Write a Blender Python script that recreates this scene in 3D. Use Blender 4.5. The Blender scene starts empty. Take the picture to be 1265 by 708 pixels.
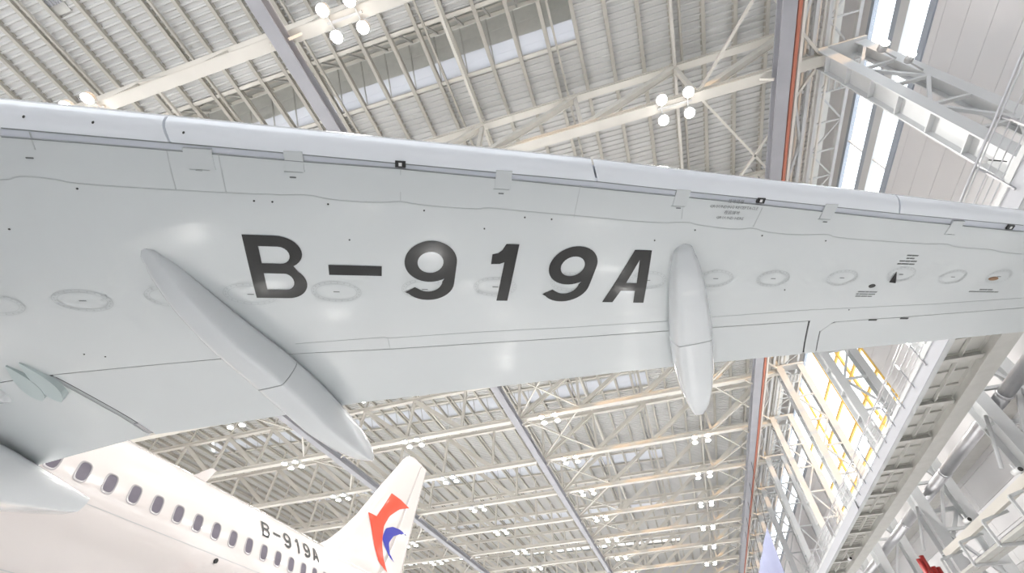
import bpy, bmesh, math, random
from mathutils import Vector, Matrix
random.seed(5)
C = bpy.context.scene.collection
H0 = 0.9                       # height of the camera above the floor; all numbers below are relative to the camera

# ------------------------------------------------------------------ camera, sky, sun, exposure
cam = bpy.data.cameras.new('camera'); camo = bpy.data.objects.new('camera', cam); C.objects.link(camo)
def cam_axes(pitch, yaw, roll):
    cy, sy, cp, sp = math.cos(yaw), math.sin(yaw), math.cos(pitch), math.sin(pitch)
    f = Vector((sy*cp, cy*cp, sp)); r = Vector((cy, -sy, 0)); u = r.cross(f)
    c, s = math.cos(roll), math.sin(roll)
    return c*r+s*u, -s*r+c*u, f
r, u, f = cam_axes(0.83670, -0.24950, -0.04290)
camo.matrix_world = Matrix(((r.x, u.x, -f.x, 0), (r.y, u.y, -f.y, 0), (r.z, u.z, -f.z, 0), (0, 0, 0, 1)))
cam.sensor_width = 36; cam.lens = 36*537.36/1265
cam.shift_x = -34.37/1265; cam.shift_y = -1.13/1265
cam.clip_start = .05; cam.clip_end = 600
S = bpy.context.scene
S.camera = camo
S.view_settings.view_transform = 'Standard'; S.view_settings.look = 'None'
S.view_settings.gamma = 1; S.view_settings.use_curve_mapping = False
S.view_settings.exposure = 0.08
LAMP_W = 440.0
SKY = 3.0
SUN = 3.6
w = bpy.data.worlds.new('sky'); S.world = w; w.use_nodes = True
bg = w.node_tree.nodes['Background']; bg.inputs[0].default_value = (.90, .95, 1, 1); bg.inputs[1].default_value = SKY
sl = bpy.data.lights.new('low_sun', 'SUN'); sl.energy = SUN; sl.color = (1, .55, .17); sl.angle = .02
so = bpy.data.objects.new('low_sun', sl); C.objects.link(so)
so.rotation_euler = Vector((-.80, .58, -.05)).to_track_quat('-Z', 'Y').to_euler()
try:
    S.cycles.use_denoising = True; S.cycles.max_bounces = 8; S.cycles.diffuse_bounces = 5
    S.cycles.caustics_reflective = False; S.cycles.caustics_refractive = False
    S.cycles.sample_clamp_indirect = 30
except Exception: pass

# ------------------------------------------------------------------ materials
def mat(name, col, rough=.5, metal=0, coat=0, noise=0, nscale=3.0, bump=0, bscale=2.0, emit=None, bstretch=None):
    m = bpy.data.materials.new(name); m.use_nodes = True
    nt = m.node_tree; b = nt.nodes['Principled BSDF']
    b.inputs['Base Color'].default_value = (*col, 1); b.inputs['Roughness'].default_value = rough
    b.inputs['Metallic'].default_value = metal; b.inputs['Coat Weight'].default_value = coat
    b.inputs['Coat Roughness'].default_value = .04
    tc = nt.nodes.new('ShaderNodeTexCoord')
    if noise:
        n = nt.nodes.new('ShaderNodeTexNoise'); n.inputs['Scale'].default_value = nscale; n.inputs['Detail'].default_value = 5
        nt.links.new(tc.outputs['Object'], n.inputs['Vector'])
        rp = nt.nodes.new('ShaderNodeValToRGB')
        rp.color_ramp.elements[0].position = .3; rp.color_ramp.elements[1].position = .7
        rp.color_ramp.elements[0].color = (*[c*(1-noise) for c in col], 1); rp.color_ramp.elements[1].color = (*[min(1, c*(1+noise)) for c in col], 1)
        nt.links.new(n.outputs['Fac'], rp.inputs[0]); nt.links.new(rp.outputs[0], b.inputs['Base Color'])
    if bump:
        n2 = nt.nodes.new('ShaderNodeTexNoise'); n2.inputs['Scale'].default_value = bscale; n2.inputs['Detail'].default_value = 1
        mp = nt.nodes.new('ShaderNodeMapping'); mp.inputs['Scale'].default_value = bstretch or (1, 1, 1)
        nt.links.new(tc.outputs['Object'], mp.inputs['Vector']); nt.links.new(mp.outputs[0], n2.inputs['Vector'])
        bm_ = nt.nodes.new('ShaderNodeBump'); bm_.inputs['Strength'].default_value = bump; bm_.inputs['Distance'].default_value = .02
        nt.links.new(n2.outputs['Fac'], bm_.inputs['Height']); nt.links.new(bm_.outputs[0], b.inputs['Normal']); nt.links.new(bm_.outputs[0], b.inputs['Coat Normal'])
    if emit:
        b.inputs['Emission Color'].default_value = (*emit[0], 1); b.inputs['Emission Strength'].default_value = emit[1]
    return m
M = {}
M['wing'] = mat('light_grey_gloss_paint', (.60, .625, .632), .30, coat=1, noise=.015, nscale=1.2, bump=.055, bscale=1.6, bstretch=(2.2, .8, 1))
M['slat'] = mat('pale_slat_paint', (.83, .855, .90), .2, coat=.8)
M['cove'] = mat('lavender_cove', (.68, .70, .76), .4)
M['fair'] = mat('fairing_paint', (.62, .64, .655), .16, coat=1)
M['fus'] = mat('white_gloss_paint', (.71, .655, .63), .12, coat=.8)
M['ink'] = mat('black_marking', (.008, .008, .008), .3, coat=.7, bump=.055, bscale=1.6, bstretch=(2.2, .8, 1))
M['ink_flat'] = mat('black_body_marking', (.012, .012, .012), .6)
M['inkgrey'] = mat('thin_grey_marking', (.16, .17, .17), .4)
M['seam'] = mat('seam_shadow_grey', (.22, .235, .24), .6)
M['softseam'] = mat('light_seam', (.46, .48, .485), .5)
M['dark'] = mat('dark_gap', (.05, .05, .055), .7)
M['rust'] = mat('brown_cap', (.30, .17, .09), .5)
M['leaf'] = mat('pale_green_blade', (.50, .565, .565), .3)
M['seal'] = mat('grey_rubber_seal', (.40, .41, .42), .45)
M['metal'] = mat('bare_metal', (.45, .45, .46), .25, metal=1)
M['red'] = mat('emblem_red', (.80, .075, .035), .2, coat=.5)
M['blue'] = mat('emblem_blue', (.035, .04, .36), .2, coat=.5)
M['purlin'] = mat('beige_purlin_paint', (.50, .475, .425), .5, noise=.05, nscale=.6)
M['glassdark'] = mat('cabin_pane', (.15, .135, .165), .3, coat=.0)
M['winframe'] = mat('cabin_window_ring', (.36, .34, .345), .3)
M['cream'] = mat('cream_steel_paint', (.72, .69, .635), .45, noise=.05, nscale=.6)
M['white_steel'] = mat('white_steel_paint', (.60, .61, .615), .4, noise=.04, nscale=.7)
M['fascia'] = mat('blue_white_fascia_paint', (.46, .47, .505), .45)
M['yellow'] = mat('amber_frame', (.85, .55, .12), .45)  # amber colour on the tall window's mullions and transoms
M['greybeige'] = mat('grey_beige_steel', (.56, .55, .52), .5, noise=.05)
M['deck'] = mat('corrugated_roof_sheet', (.64, .635, .625), .4, noise=.03, nscale=.25)
M['monitor'] = mat('grey_monitor_panel', (.70, .70, .67), .5, noise=.03)
M['rail'] = mat('grey_crane_girder', (.40, .40, .43), .45, noise=.06, nscale=1.)
M['redpipe'] = mat('red_pipe_paint', (.36, .03, .027), .4)
M['conductor'] = mat('orange_conductor', (.50, .18, .12), .5)
M['wallpanel'] = mat('pale_wall_panel', (.70, .69, .70), .45, noise=.03, nscale=.4)
M['wallcap'] = mat('blue_grey_frame', (.36, .40, .46), .45)
M['duct'] = mat('galvanised_duct', (.62, .62, .64), .28, metal=.9, noise=.08, nscale=2)
M['pipe'] = mat('grey_pipe', (.42, .42, .42), .4)
M['floor'] = mat('grey_epoxy_floor', (.60, .61, .62), .25, coat=1, noise=.03, nscale=.12, bump=.03, bscale=.5)
M['concrete'] = mat('outer_wall', (.50, .50, .50), .8)
M['banner'] = mat('lavender_cloth', (.27, .29, .43), .8, noise=.03, nscale=1)
M['plastic'] = mat('white_plastic', (.8, .8, .8), .4)
M['blk'] = mat('black_plastic', (.03, .03, .03), .4)
M['lamp_house'] = mat('lamp_housing', (.55, .55, .55), .4)
M['lamp'] = mat('lamp_glow', (1, 1, 1), .5, emit=((1, .97, .92), 28))
M['floor'].node_tree.nodes['Principled BSDF'].inputs['Coat IOR'].default_value = 2.0
M['floor'].node_tree.nodes['Principled BSDF'].inputs['Coat Roughness'].default_value = .11
M['wing'].node_tree.nodes['Principled BSDF'].inputs['Coat IOR'].default_value = 1.65
M['ink'].node_tree.nodes['Principled BSDF'].inputs['Specular IOR Level'].default_value = .15
M['glassdark'].node_tree.nodes['Principled BSDF'].inputs['Specular IOR Level'].default_value = .12
m = bpy.data.materials.new('clear_pane'); m.use_nodes = True; nt = m.node_tree
for n in list(nt.nodes): nt.nodes.remove(n)
o_ = nt.nodes.new('ShaderNodeOutputMaterial'); mx = nt.nodes.new('ShaderNodeMixShader'); tr = nt.nodes.new('ShaderNodeBsdfTransparent'); gl = nt.nodes.new('ShaderNodeBsdfGlossy')
gl.inputs['Roughness'].default_value = .02; mx.inputs[0].default_value = .08
nt.links.new(tr.outputs[0], mx.inputs[1]); nt.links.new(gl.outputs[0], mx.inputs[2]); nt.links.new(mx.outputs[0], o_.inputs[0])
M['pane'] = m
m = bpy.data.materials.new('daylight_panel'); m.use_nodes = True; nt = m.node_tree
for n in list(nt.nodes): nt.nodes.remove(n)
o_ = nt.nodes.new('ShaderNodeOutputMaterial'); mx = nt.nodes.new('ShaderNodeMixShader'); tr = nt.nodes.new('ShaderNodeBsdfTranslucent'); gl = nt.nodes.new('ShaderNodeBsdfDiffuse')
tr.inputs[0].default_value = (.86, .85, .86, 1); gl.inputs[0].default_value = (.78, .80, .84, 1); mx.inputs[0].default_value = .6
nt.links.new(tr.outputs[0], mx.inputs[1]); nt.links.new(gl.outputs[0], mx.inputs[2]); nt.links.new(mx.outputs[0], o_.inputs[0])
M['daylight'] = m

# ------------------------------------------------------------------ helpers
def link(name, me, parent=None):
    o = bpy.data.objects.new(name, me); C.objects.link(o)
    if parent: o.parent = parent
    return o
def empty(name, loc=(0, 0, 0), label=None, cat=None, group=None, kind=None):
    o = bpy.data.objects.new(name, None); C.objects.link(o); o.location = loc; o.empty_display_size = .2
    tag(o, label, cat, group, kind); return o
def tag(o, label=None, cat=None, group=None, kind=None):
    if label: o['label'] = label
    if cat: o['category'] = cat
    if group: o['group'] = group
    if kind: o['kind'] = kind
    return o
class MB:
    def __init__(s): s.v = []; s.f = []
    def add(s, vs, fs):
        n = len(s.v); s.v += [tuple(p) for p in vs]; s.f += [tuple(i+n for i in q) for q in fs]; return s
    def prism(s, prof, p0, p1, up=(0, 0, 1)):
        p0, p1 = Vector(p0), Vector(p1); d = (p1-p0).normalized(); up = Vector(up)
        if abs(d.dot(up)) > .995: up = Vector((0, 1, 0))
        a = d.cross(up).normalized(); b = a.cross(d)
        n = len(prof); vs = [p0+a*x+b*y for x, y in prof]+[p1+a*x+b*y for x, y in prof]
        fs = [(i, (i+1) % n, (i+1) % n+n, i+n) for i in range(n)]+[tuple(range(n))[::-1], tuple(range(n, 2*n))]
        return s.add(vs, fs)
    def bar(s, p0, p1, w, h, up=(0, 0, 1)):
        return s.prism([(-w/2, -h/2), (w/2, -h/2), (w/2, h/2), (-w/2, h/2)], p0, p1, up)
    def ibeam(s, p0, p1, w, h, up=(0, 0, 1), t=.035, tw=.03):
        a, b, q = w/2, h/2, tw/2
        return s.prism([(-a, -b), (a, -b), (a, -b+t), (q, -b+t), (q, b-t), (a, b-t), (a, b), (-a, b), (-a, b-t), (-q, b-t), (-q, -b+t), (-a, -b+t)], p0, p1, up)
    def tube(s, p0, p1, r, n=10, up=(0, 0, 1)):
        return s.prism([(r*math.cos(2*math.pi*i/n), r*math.sin(2*math.pi*i/n)) for i in range(n)], p0, p1, up)
    def box(s, x0, x1, y0, y1, z0, z1):
        return s.add([(x0, y0, z0), (x1, y0, z0), (x1, y1, z0), (x0, y1, z0), (x0, y0, z1), (x1, y0, z1), (x1, y1, z1), (x0, y1, z1)],
                     [(3, 2, 1, 0), (4, 5, 6, 7), (0, 1, 5, 4), (1, 2, 6, 5), (2, 3, 7, 6), (3, 0, 4, 7)])
    def mesh(s, name, m, smooth=False):
        me = bpy.data.meshes.new(name); me.from_pydata(s.v, [], s.f); me.materials.append(m)
        b = bmesh.new(); b.from_mesh(me); bmesh.ops.recalc_face_normals(b, faces=b.faces); b.to_mesh(me); b.free()
        if smooth:
            for p in me.polygons: p.use_smooth = True
        return me
    def build(s, name, m, parent=None, smooth=False): return link(name, s.mesh(name, m, smooth), parent)
def copy_tree(o, parent=None):
    c = o.copy(); C.objects.link(c); c.parent = parent
    for ch in list(o.children): copy_tree(ch, c)
    return c

# ------------------------------------------------------------------ hangar shell
X_L, X_R, Y_F, Y_B = -72.0, 13.5, -16.0, 100.0
ZC = 20.0                                               # bottom chords of the roof trusses
TY = [1.5, 8.6]+[16.3+7.72*k for k in range(11)]        # the truss lines
def zdeck(x): return 25.2-.03*(x-4)
MB().box(X_L-.3, X_R+.3, Y_F-.3, Y_B+.3, -H0-.3, -H0).build('floor', M['floor'])['kind'] = 'structure'

ceiling = empty('ceiling', (0, 0, 0), kind='structure')
MON = [6.2, 22.2, 38.2, 54.3, 70.2, 86.5]               # lower aft edge of each roof monitor
MX0, MX1 = -52.0, 1.1
def deck(x0, x1, y0, y1):
    b = MB(); p = .30; y = y0; prof = []
    while y < y1-1e-6:
        for dy, dz in ((0, 0), (.16, 0), (.19, -.075), (.27, -.075)):
            if y+dy < y1: prof.append((y+dy, dz))
        y += p
    prof.append((y1, 0)); n = len(prof)
    vs = [(x0, y, zdeck(x0)+dz) for y, dz in prof]+[(x1, y, zdeck(x1)+dz) for y, dz in prof]
    b.add(vs, [(i, i+1, i+1+n, i+n) for i in range(n-1)])
    vs = [(x0, prof[0][0], zdeck(x0)+.3), (x1, prof[0][0], zdeck(x1)+.3), (x1, prof[-1][0], zdeck(x1)+.3), (x0, prof[-1][0], zdeck(x0)+.3)]
    b.add(vs, [(0, 1, 2, 3)])
    return b.build('roof_sheet', M['deck'], ceiling)
deck(MX1, X_R, Y_F, Y_B); deck(X_L, MX0, Y_F, Y_B)
yy = Y_F
for ym in MON:
    deck(MX0, MX1, yy, ym-2.9); yy = ym
deck(MX0, MX1, yy, Y_B)
x = 1.03-1.55*46; px = []
while x < X_R: px.append(x); x += 1.55
for i, x in enumerate(px):
    MB().ibeam((x, Y_F, zdeck(x)-.17), (x, Y_B, zdeck(x)-.17), .19, .28, t=.03, tw=.03).build('purlin', M['purlin'], ceiling)
    if i % 4 == 1: MB().bar((x+.42, Y_F, zdeck(x)-.3), (x+.42, Y_B, zdeck(x)-.3), .11, .16).build('roof_tie', M['purlin'], ceiling)
# roof hatch in the near left
MB().box(-24.1, -22.9, -5.2, -2.1, zdeck(-23.5)-.12, zdeck(-23.5)-.04).build('hatch_frame', M['greybeige'], ceiling)
for k in range(6): MB().box(-23.9+.17*k, -23.8+.17*k, -5.1, -2.5, zdeck(-23.5)-.17, zdeck(-23.5)-.13).build('hatch_slat', M['rail'], ceiling)

# roof monitors: a slanted wall of panels over each opening, a ridge beam, brackets and a cap
def monitor(ya, label):
    t = empty('roof_monitor', (0, ya, 0), label, 'roof light', 'slanted roof monitors')
    z0 = zdeck(MX1)+.0; n = int((MX1-MX0)/1.55)
    rows = [(0, .5, 'daylight'), (.5, 1.0, 'daylight'), (1.0, 1.62, 'monitor'), (1.62, 2.25, 'monitor')] if ya < 80 else [(0, .5, 'pane'), (.5, 1.0, 'pane'), (1.0, 1.62, 'pane'), (1.62, 2.25, 'monitor')]
    pm = []
    for a, b, mm in rows:
        q = MB(); k = 1/1.2
        y0_, y1_, za, zb = -a*.83-.004, -b*.83+.004, a, b-.012
        q.add([(-1.53, y0_, za), (-.01, y0_, za), (-.01, y1_, zb), (-1.53, y1_, zb), (-1.53, y0_+.05, za), (-.01, y0_+.05, za), (-.01, y1_+.05, zb), (-1.53, y1_+.05, zb)],
              [(0, 1, 2, 3), (4, 5, 6, 7), (0, 1, 5, 4), (1, 2, 6, 5), (2, 3, 7, 6), (3, 0, 4, 7)])
        pm.append(q.mesh('panel', M[mm]))
    for i in range(n):
        x = MX1-1.55*i
        for me in pm:
            o = link('panel', me, t); o.location = (x, 0, zdeck(x-.8))
    zt = 2.25; yt = -.83*2.25
    def line(y, z, w_, h_, nm, mm): 
        MB().bar((MX0, y, zdeck(MX0)+z), (MX1, y, zdeck(MX1)+z), w_, h_).build(nm, M[mm], t)
    line(yt-.12, zt-.02, .18, .16, 'ridge_beam', 'cream'); line(yt-.45, zt+.1, .12, .12, 'ridge_rail', 'cream')
    line(-.02, -.1, .16, .22, 'sill_beam', 'cream'); line(-2.9, -.08, .18, .30, 'edge_beam', 'cream')
    MB().add([(MX0, yt+.1, zdeck(MX0)+zt+.1), (MX1, yt+.1, zdeck(MX1)+zt+.1), (MX1, -3.0, zdeck(MX1)+zt+.35), (MX0, -3.0, zdeck(MX0)+zt+.35), (MX0, -3.0, zdeck(MX0)), (MX1, -3.0, zdeck(MX1))], [(0, 1, 2, 3), (3, 2, 5, 4)]).build('cap', M['monitor'], t)
    for xx in (MX0, MX1+.02): MB().add([(xx, 0, zdeck(xx)-.1), (xx, yt, zdeck(xx)+zt+.1), (xx, -3., zdeck(xx)+zt+.35), (xx, -3., zdeck(xx)-.1)], [(0, 1, 2, 3)]).build('end_plate', M['monitor'], t)
    bm_ = MB().bar((0, -2.8, .1), (0, yt-.1, zt-.1), .08, .10).mesh('bracket', M['greybeige'])
    pm_ = MB().bar((0, .0, .05), (0, yt-.02, zt-.02), .07, .05, up=(0, .6, .8)).mesh('post', M['greybeige'])
    for i in range(n):
        x = MX1-1.55*i-1.55
        o = link('bracket', bm_, t); o.location = (x+.3, 0, zdeck(x))
        o = link('post', pm_, t); o.location = (x+.01, -.03, zdeck(x))
MONL = ['nearest slanted roof monitor with grey and bluish panels, above the wing leading edge', 'second roof monitor back from the wing, hidden over the wing tip side', 'third slanted roof monitor, seen through the trusses just under the wing trailing edge',
        'fourth slanted roof monitor, above the middle trusses behind the wing', 'fifth slanted roof monitor, above the far trusses', 'farthest slanted roof monitor, a bright strip low between the trusses']
for y, l in zip(MON, MONL): monitor(y, l)

# walls
def panel_wall(root, x, y0, y1, z0, z1, pw, ph, m, nx=-1):
    me = {}
    z = z0
    while z < z1-.01:
        h = min(ph, z1-z); y = y0
        while y < y1-.01:
            l = min(pw, y1-y); key = (round(h, 3), round(l, 3))
            if key not in me: me[key] = MB().box(0, .08, .006, l-.006, .008, h-.008).mesh('panel', m)
            o = link('panel', me[key], root); o.location = (x, y, z); y += pw
        z += ph
wr = MB().box(X_R+.12, X_R+.3, Y_F, Y_B, -H0, 3.0).build('wall_right', M['concrete']); wr['kind'] = 'structure'
G0, G1_ = 25.2, 43.5                                    # the tall glazed stretch
MB().box(X_R+.09, X_R+.12, Y_F, G0, 3.0, 18.1).build('backing', M['concrete'], wr)
MB().box(X_R+.09, X_R+.12, G1_, Y_B, 3.0, 18.1).build('backing', M['concrete'], wr)
MB().box(X_R+.09, X_R+.12, G0, G1_, 3.0, 11.5).build('backing', M['concrete'], wr)
panel_wall(wr, X_R, -16, G0, 3.0, 18.1, 10.3, 1.05, M['wallpanel']); panel_wall(wr, X_R, G1_, Y_B, 3.0, 18.1, 14.2, 1.05, M['wallpanel'])
panel_wall(wr, X_R, G0, G1_, 3.0, 11.5, 9.15, 1.05, M['wallpanel'])
MB().box(X_R, X_R+.14, Y_F, Y_B, 21.75, 26.).build('fascia_panel', M['wallpanel'], wr)
for z0, z1, mm in ((18.1, 18.4, 'wallcap'), (19.45, 19.95, 'white_steel'), (19.95, 20.25, 'wallcap')):
    for ya, yb in ((Y_F, G0), (G1_, Y_B)): MB().box(X_R-.06, X_R+.14, ya, yb, z0, z1).build('girt', M[mm], wr)
MB().box(X_R-.06, X_R+.14, Y_F, Y_B, 21.6, 21.8).build('girt', M['wallcap'], wr)
def strip_window(n, y0, y1, z0, z1, step, fm='white_steel', fw=.03):
    t = empty('window_%d' % n, kind='structure')
    nb = max(1, int(round((y1-y0)/step))); s = (y1-y0)/nb
    me = MB().box(X_R+.03, X_R+.045, .03, s-.03, z0+.02, z1-.02).mesh('pane', M['pane'])
    mm = MB().box(X_R-.02, X_R+.1, -fw, fw, z0, z1).mesh('mullion', M[fm])
    for i in range(nb):
        o = link('pane', me, t); o.location = (0, y0+i*s, 0); o = link('mullion', mm, t); o.location = (0, y0+i*s, 0)
    return t
strip_window(1, Y_F, G0, 20.25, 21.6, 3.86); strip_window(2, Y_F, G0, 18.4, 19.45, 3.86)
strip_window(4, G1_, Y_B, 20.25, 21.6, 3.86); strip_window(5, G1_, Y_B, 18.4, 19.45, 3.86)
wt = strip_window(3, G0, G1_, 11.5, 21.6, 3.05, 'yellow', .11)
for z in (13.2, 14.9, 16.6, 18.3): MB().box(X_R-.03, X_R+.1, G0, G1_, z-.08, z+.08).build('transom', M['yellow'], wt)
b = MB().box(X_L-.3, X_L, Y_F, Y_B, -H0, 30).build('wall_left', M['wallpanel']); b['kind'] = 'structure'
b = MB().box(X_L, X_R+.3, Y_B, Y_B+.3, -H0, 30).build('wall_back', M['wallpanel']); b['kind'] = 'structure'
b = MB().box(X_L, X_R+.3, Y_F-.3, Y_F, -H0, 9).build('wall_front', M['wallpanel']); b['kind'] = 'structure'
MB().box(X_L, X_R+.3, Y_F-.3, Y_F, 21.5, 30).build('upper_wall', M['wallpanel'], b)
t = empty('window_6', kind='structure')                 # unseen glazing added high in the front wall to brighten the leading edge
fp = MB().box(.06, 6.51, Y_F-.1, Y_F-.08, 9.05, 21.45).mesh('pane', M['pane']); fm = MB().box(-.06, .06, Y_F-.3, Y_F, 9, 21.5).mesh('mullion', M['white_steel'])
for i in range(13):
    o = link('pane', fp, t); o.location = (X_L+.15+6.57*i, 0, 0); o = link('mullion', fm, t); o.location = (X_L+.15+6.57*i, 0, 0)

# ------------------------------------------------------------------ roof trusses
NX = [-68.7+5.3*k for k in range(16)]                   # panel points
ORD = ['first', 'second', 'third', 'fourth', 'fifth', 'sixth', 'seventh', 'eighth', 'ninth', 'tenth', 'eleventh', 'twelfth', 'thirteenth']
def truss():
    t = empty('roof_truss', (0, 0, 0))
    zt = 24.1
    MB().ibeam((NX[0], 0, ZC), (10.9, 0, ZC), .46, .36, t=.05, tw=.28).build('bottom_chord', M['cream'], t)
    MB().ibeam((NX[0], 0, zt), (10.9, 0, zt), .34, .34, t=.04, tw=.22).build('top_chord', M['cream'], t)
    for i, x in enumerate(NX):
        MB().bar((x, 0, ZC+.1), (x, 0, zt), .21, .21).build('upright', M['cream'], t)
        right = x > -11
        j = i+1 if right else i-1
        if 0 <= j < len(NX):
            MB().ibeam((x, 0, ZC+.1), (NX[j], 0, zt-.1), .33, .30, up=(0, 1, 0), t=.04, tw=.2).build('diagonal', M['cream'], t)
        MB().bar((x-.35, 0, ZC+.2), (x+.35, 0, ZC+.2), .06, .32).build('gusset', M['cream'], t)
        MB().bar((x, 0, zt), (x, 0, zdeck(x)-.3), .12, .12).build('roof_stub', M['cream'], t)
    return t
tr0 = truss()
for i, y in enumerate(TY):
    t = tr0 if i == 0 else copy_tree(tr0)
    t.location = (0, y, 0)
    where = ('above the wing leading edge' if i < 2 else 'hidden above the wing' if i < 4 else 'low behind the wing trailing edge' if i < 7 else 'far down the hangar')
    tag(t, '%s cream steel roof truss counted from the camera, %s' % (ORD[i], where), 'roof truss', 'cream roof trusses')
# flat bracing between neighbouring bottom chords
def bracing(x0, x1, i, lab, slim=.11):
    t = empty('roof_bracing', ((x0+x1)/2, TY[i], ZC+.12), lab, 'bracing', 'flat roof bracing')
    dx = (x1-x0)/2; L = TY[i+1]-TY[i]
    MB().bar((-dx, 0, 0), (dx, L, 0), slim, slim).build('brace', M['cream'], t)
    MB().bar((dx, 0, 0), (-dx, L, 0), slim, slim).build('brace', M['cream'], t)
BN = {0: 'over the leading edge', 1: 'near the wing tip'}
for i in range(0, len(TY)-1):
    for x0, x1, nm in ((5.5, 10.8, 'beside the red striped girder'), (-10.4, -5.1, 'beside the middle girder'), (-31.6, -26.3, 'at the left girder')):
        if x0 < 0 and i < 2: continue
        bracing(x0, x1, i, 'thin crossed roof bracing %s, between the %s and %s truss' % (nm, ORD[i], ORD[i+1]))
# long ties along the hangar at panel points
for k, (x, nm) in enumerate(((5.5, 'right'), (-5.1, 'middle'), (-21.0, 'left'))):
    o = MB().bar((x, TY[0], zdeck(x)-1.2), (x, TY[-1], zdeck(x)-1.2), .14, .16).build('roof_strut', M['cream'])
    tag(o, 'long cream roof strut joining the trusses, %s' % {'right': 'close to the striped girder', 'middle': 'above the lettered wing', 'left': 'above the fuselage'}[nm], 'strut')

# ------------------------------------------------------------------ crane girders along the hangar
def girder(x, label, stripe=False):
    t = empty('crane_girder', (x, 0, 19.45), label, 'crane girder')
    MB().ibeam((0, Y_F, 0), (0, Y_B, 0), .56, .55, t=.06, tw=.10).build('beam', M['rail'], t)
    hm = MB().box(-.14, .14, -.2, .2, .27, .42).mesh('hanger', M['cream'])
    for y in TY:
        o = link('hanger', hm, t); o.location = (0, y, 0)
        for s in (-1, 1):
            o = MB().bar((s*.3, y, -.05), (s*.75, y, .45), .1, .1).build('knee_bracket', M['cream'], t)
    if stripe:
        MB().box(.33, .46, Y_F, Y_B, -.28, -.14).build('conductor_rail', M['conductor'], t)
        MB().box(.54, .66, Y_F, Y_B, -.24, -.06).build('guard_rail', M['cream'], t)
        for s in TY:
            MB().box(.0, .6, s-.05, s+.05, .12, .2).build('arm', M['rail'], t)
girder(-10.42, 'grey crane girder crossing the middle of the roof, between the lamp clusters')
girder(8.82, 'grey crane girder with orange-red stripe at the right end of the trusses', True)
girder(-27.75, 'grey crane girder at far left, passing behind the flap fairing tip')

# ------------------------------------------------------------------ lamps
def lamp_cluster():
    t = empty('lamp_cluster')
    MB().box(-.75, .75, -.05, .05, .20, .28).build('bracket', M['lamp_house'], t)
    for dx in (-.58, .58):
        MB().box(dx-.03, dx+.03, -.5, .5, .16, .22).build('arm', M['lamp_house'], t)
        for dy in (-.47, .47):
            l = MB().tube((dx, dy, .02), (dx, dy, .20), .235, 16).build('lamp', M['lamp_house'], t)
            MB().tube((dx, dy, -.03), (dx, dy, .018), .225, 16).build('lens', M['lamp'], l)
    return t
lc0 = lamp_cluster(); first = True
LD = bpy.data.lights.new('cluster_light', 'SPOT'); LD.energy = LAMP_W*4; LD.color = (1, .975, .94); LD.spot_size = 2.25; LD.spot_blend = .6; LD.shadow_soft_size = .35
LX = [(4.4, 'by the red striped girder'), (-7.75, 'by the middle girder'), (-20.25, 'between the middle and left girders'), (-32.5, 'left of the left girder'), (-44.8, 'farthest left')]
for i, y in enumerate(TY):
    for x, nm in LX:
        if i == 0 and x > 0: continue
        t = lc0 if first else copy_tree(lc0); first = False
        t.location = (x, y, 19.52)
        tag(t, 'cluster of four round hangar lamps under the %s truss, %s' % (ORD[i], nm), 'lamp', 'hangar lamp clusters')
        lo = bpy.data.objects.new('cluster_light', LD); C.objects.link(lo); lo.parent = t; lo.location = (0, 0, -.12)

# ------------------------------------------------------------------ right side: lattice columns, wind girder, pipes
def column():
    t = empty('lattice_column')
    zb, zt = -H0, 20.2
    MB().ibeam((10.76, 0, zb), (10.76, 0, zt), .44, .74, up=(0, 1, 0), t=.05, tw=.04).build('front_chord', M['white_steel'], t)
    MB().ibeam((12.3, 0, zb), (12.3, 0, zt), .42, .5, up=(0, 1, 0), t=.045, tw=.04).build('rear_chord', M['white_steel'], t)
    st = MB().box(10.56, 10.96, -.32, .32, -.02, .02).mesh('stiffener', M['white_steel'])
    z = .8; k = 0
    while z < zt-.3:
        o = link('stiffener', st, t); o.location = (0, 0, z); z += 1.55
    z = 0.5
    while z < zt-2:
        MB().bar((10.95, -.2, z), (12.1, -.2, z), .11, .11, up=(0, 1, 0)).build('lace', M['white_steel'], t)
        a, b = ((10.95, 12.1) if k % 2 else (12.1, 10.95)); k += 1
        MB().bar((a, -.2, z), (b, -.2, z+1.9), .11, .11, up=(0, 1, 0)).build('lace', M['white_steel'], t)
        z += 1.9
    MB().box(10.5, 12.55, -.37, .37, zt, zt+.12).build('cap_plate', M['white_steel'], t)
    g = MB()
    for kx in range(5): g.box(11.0+.27*kx, 11.06+.27*kx, .3, 1.4, 19.75, 19.8)
    for yy_ in (.3, 1.38): g.box(10.95, 12.2, yy_, yy_+.05, 19.72, 19.8)
    for kx in range(5): MB().box(11.0+.27*kx, 11.2+.27*kx, .36, 1.36, 19.80, 19.83).build('grate_plate', M['greybeige'], t)
    g.build('grate', M['white_steel'], t)
    return t
col0 = column()
COLN = ['nearest of the row, its cream web facing the camera above the wing', 'second of the row, seen below the walkway behind the wing', 'third of the row, dividing panels from the bright glazing', 'fourth of the row, crossing the bright glazing', 'fifth of the row, at the end of the glazing',
        'sixth of the row, beyond the glazing', 'seventh of the row, above the banner', 'eighth of the row, behind the banner', 'ninth of the row', 'tenth of the row', 'eleventh of the row', 'last of the row']
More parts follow.
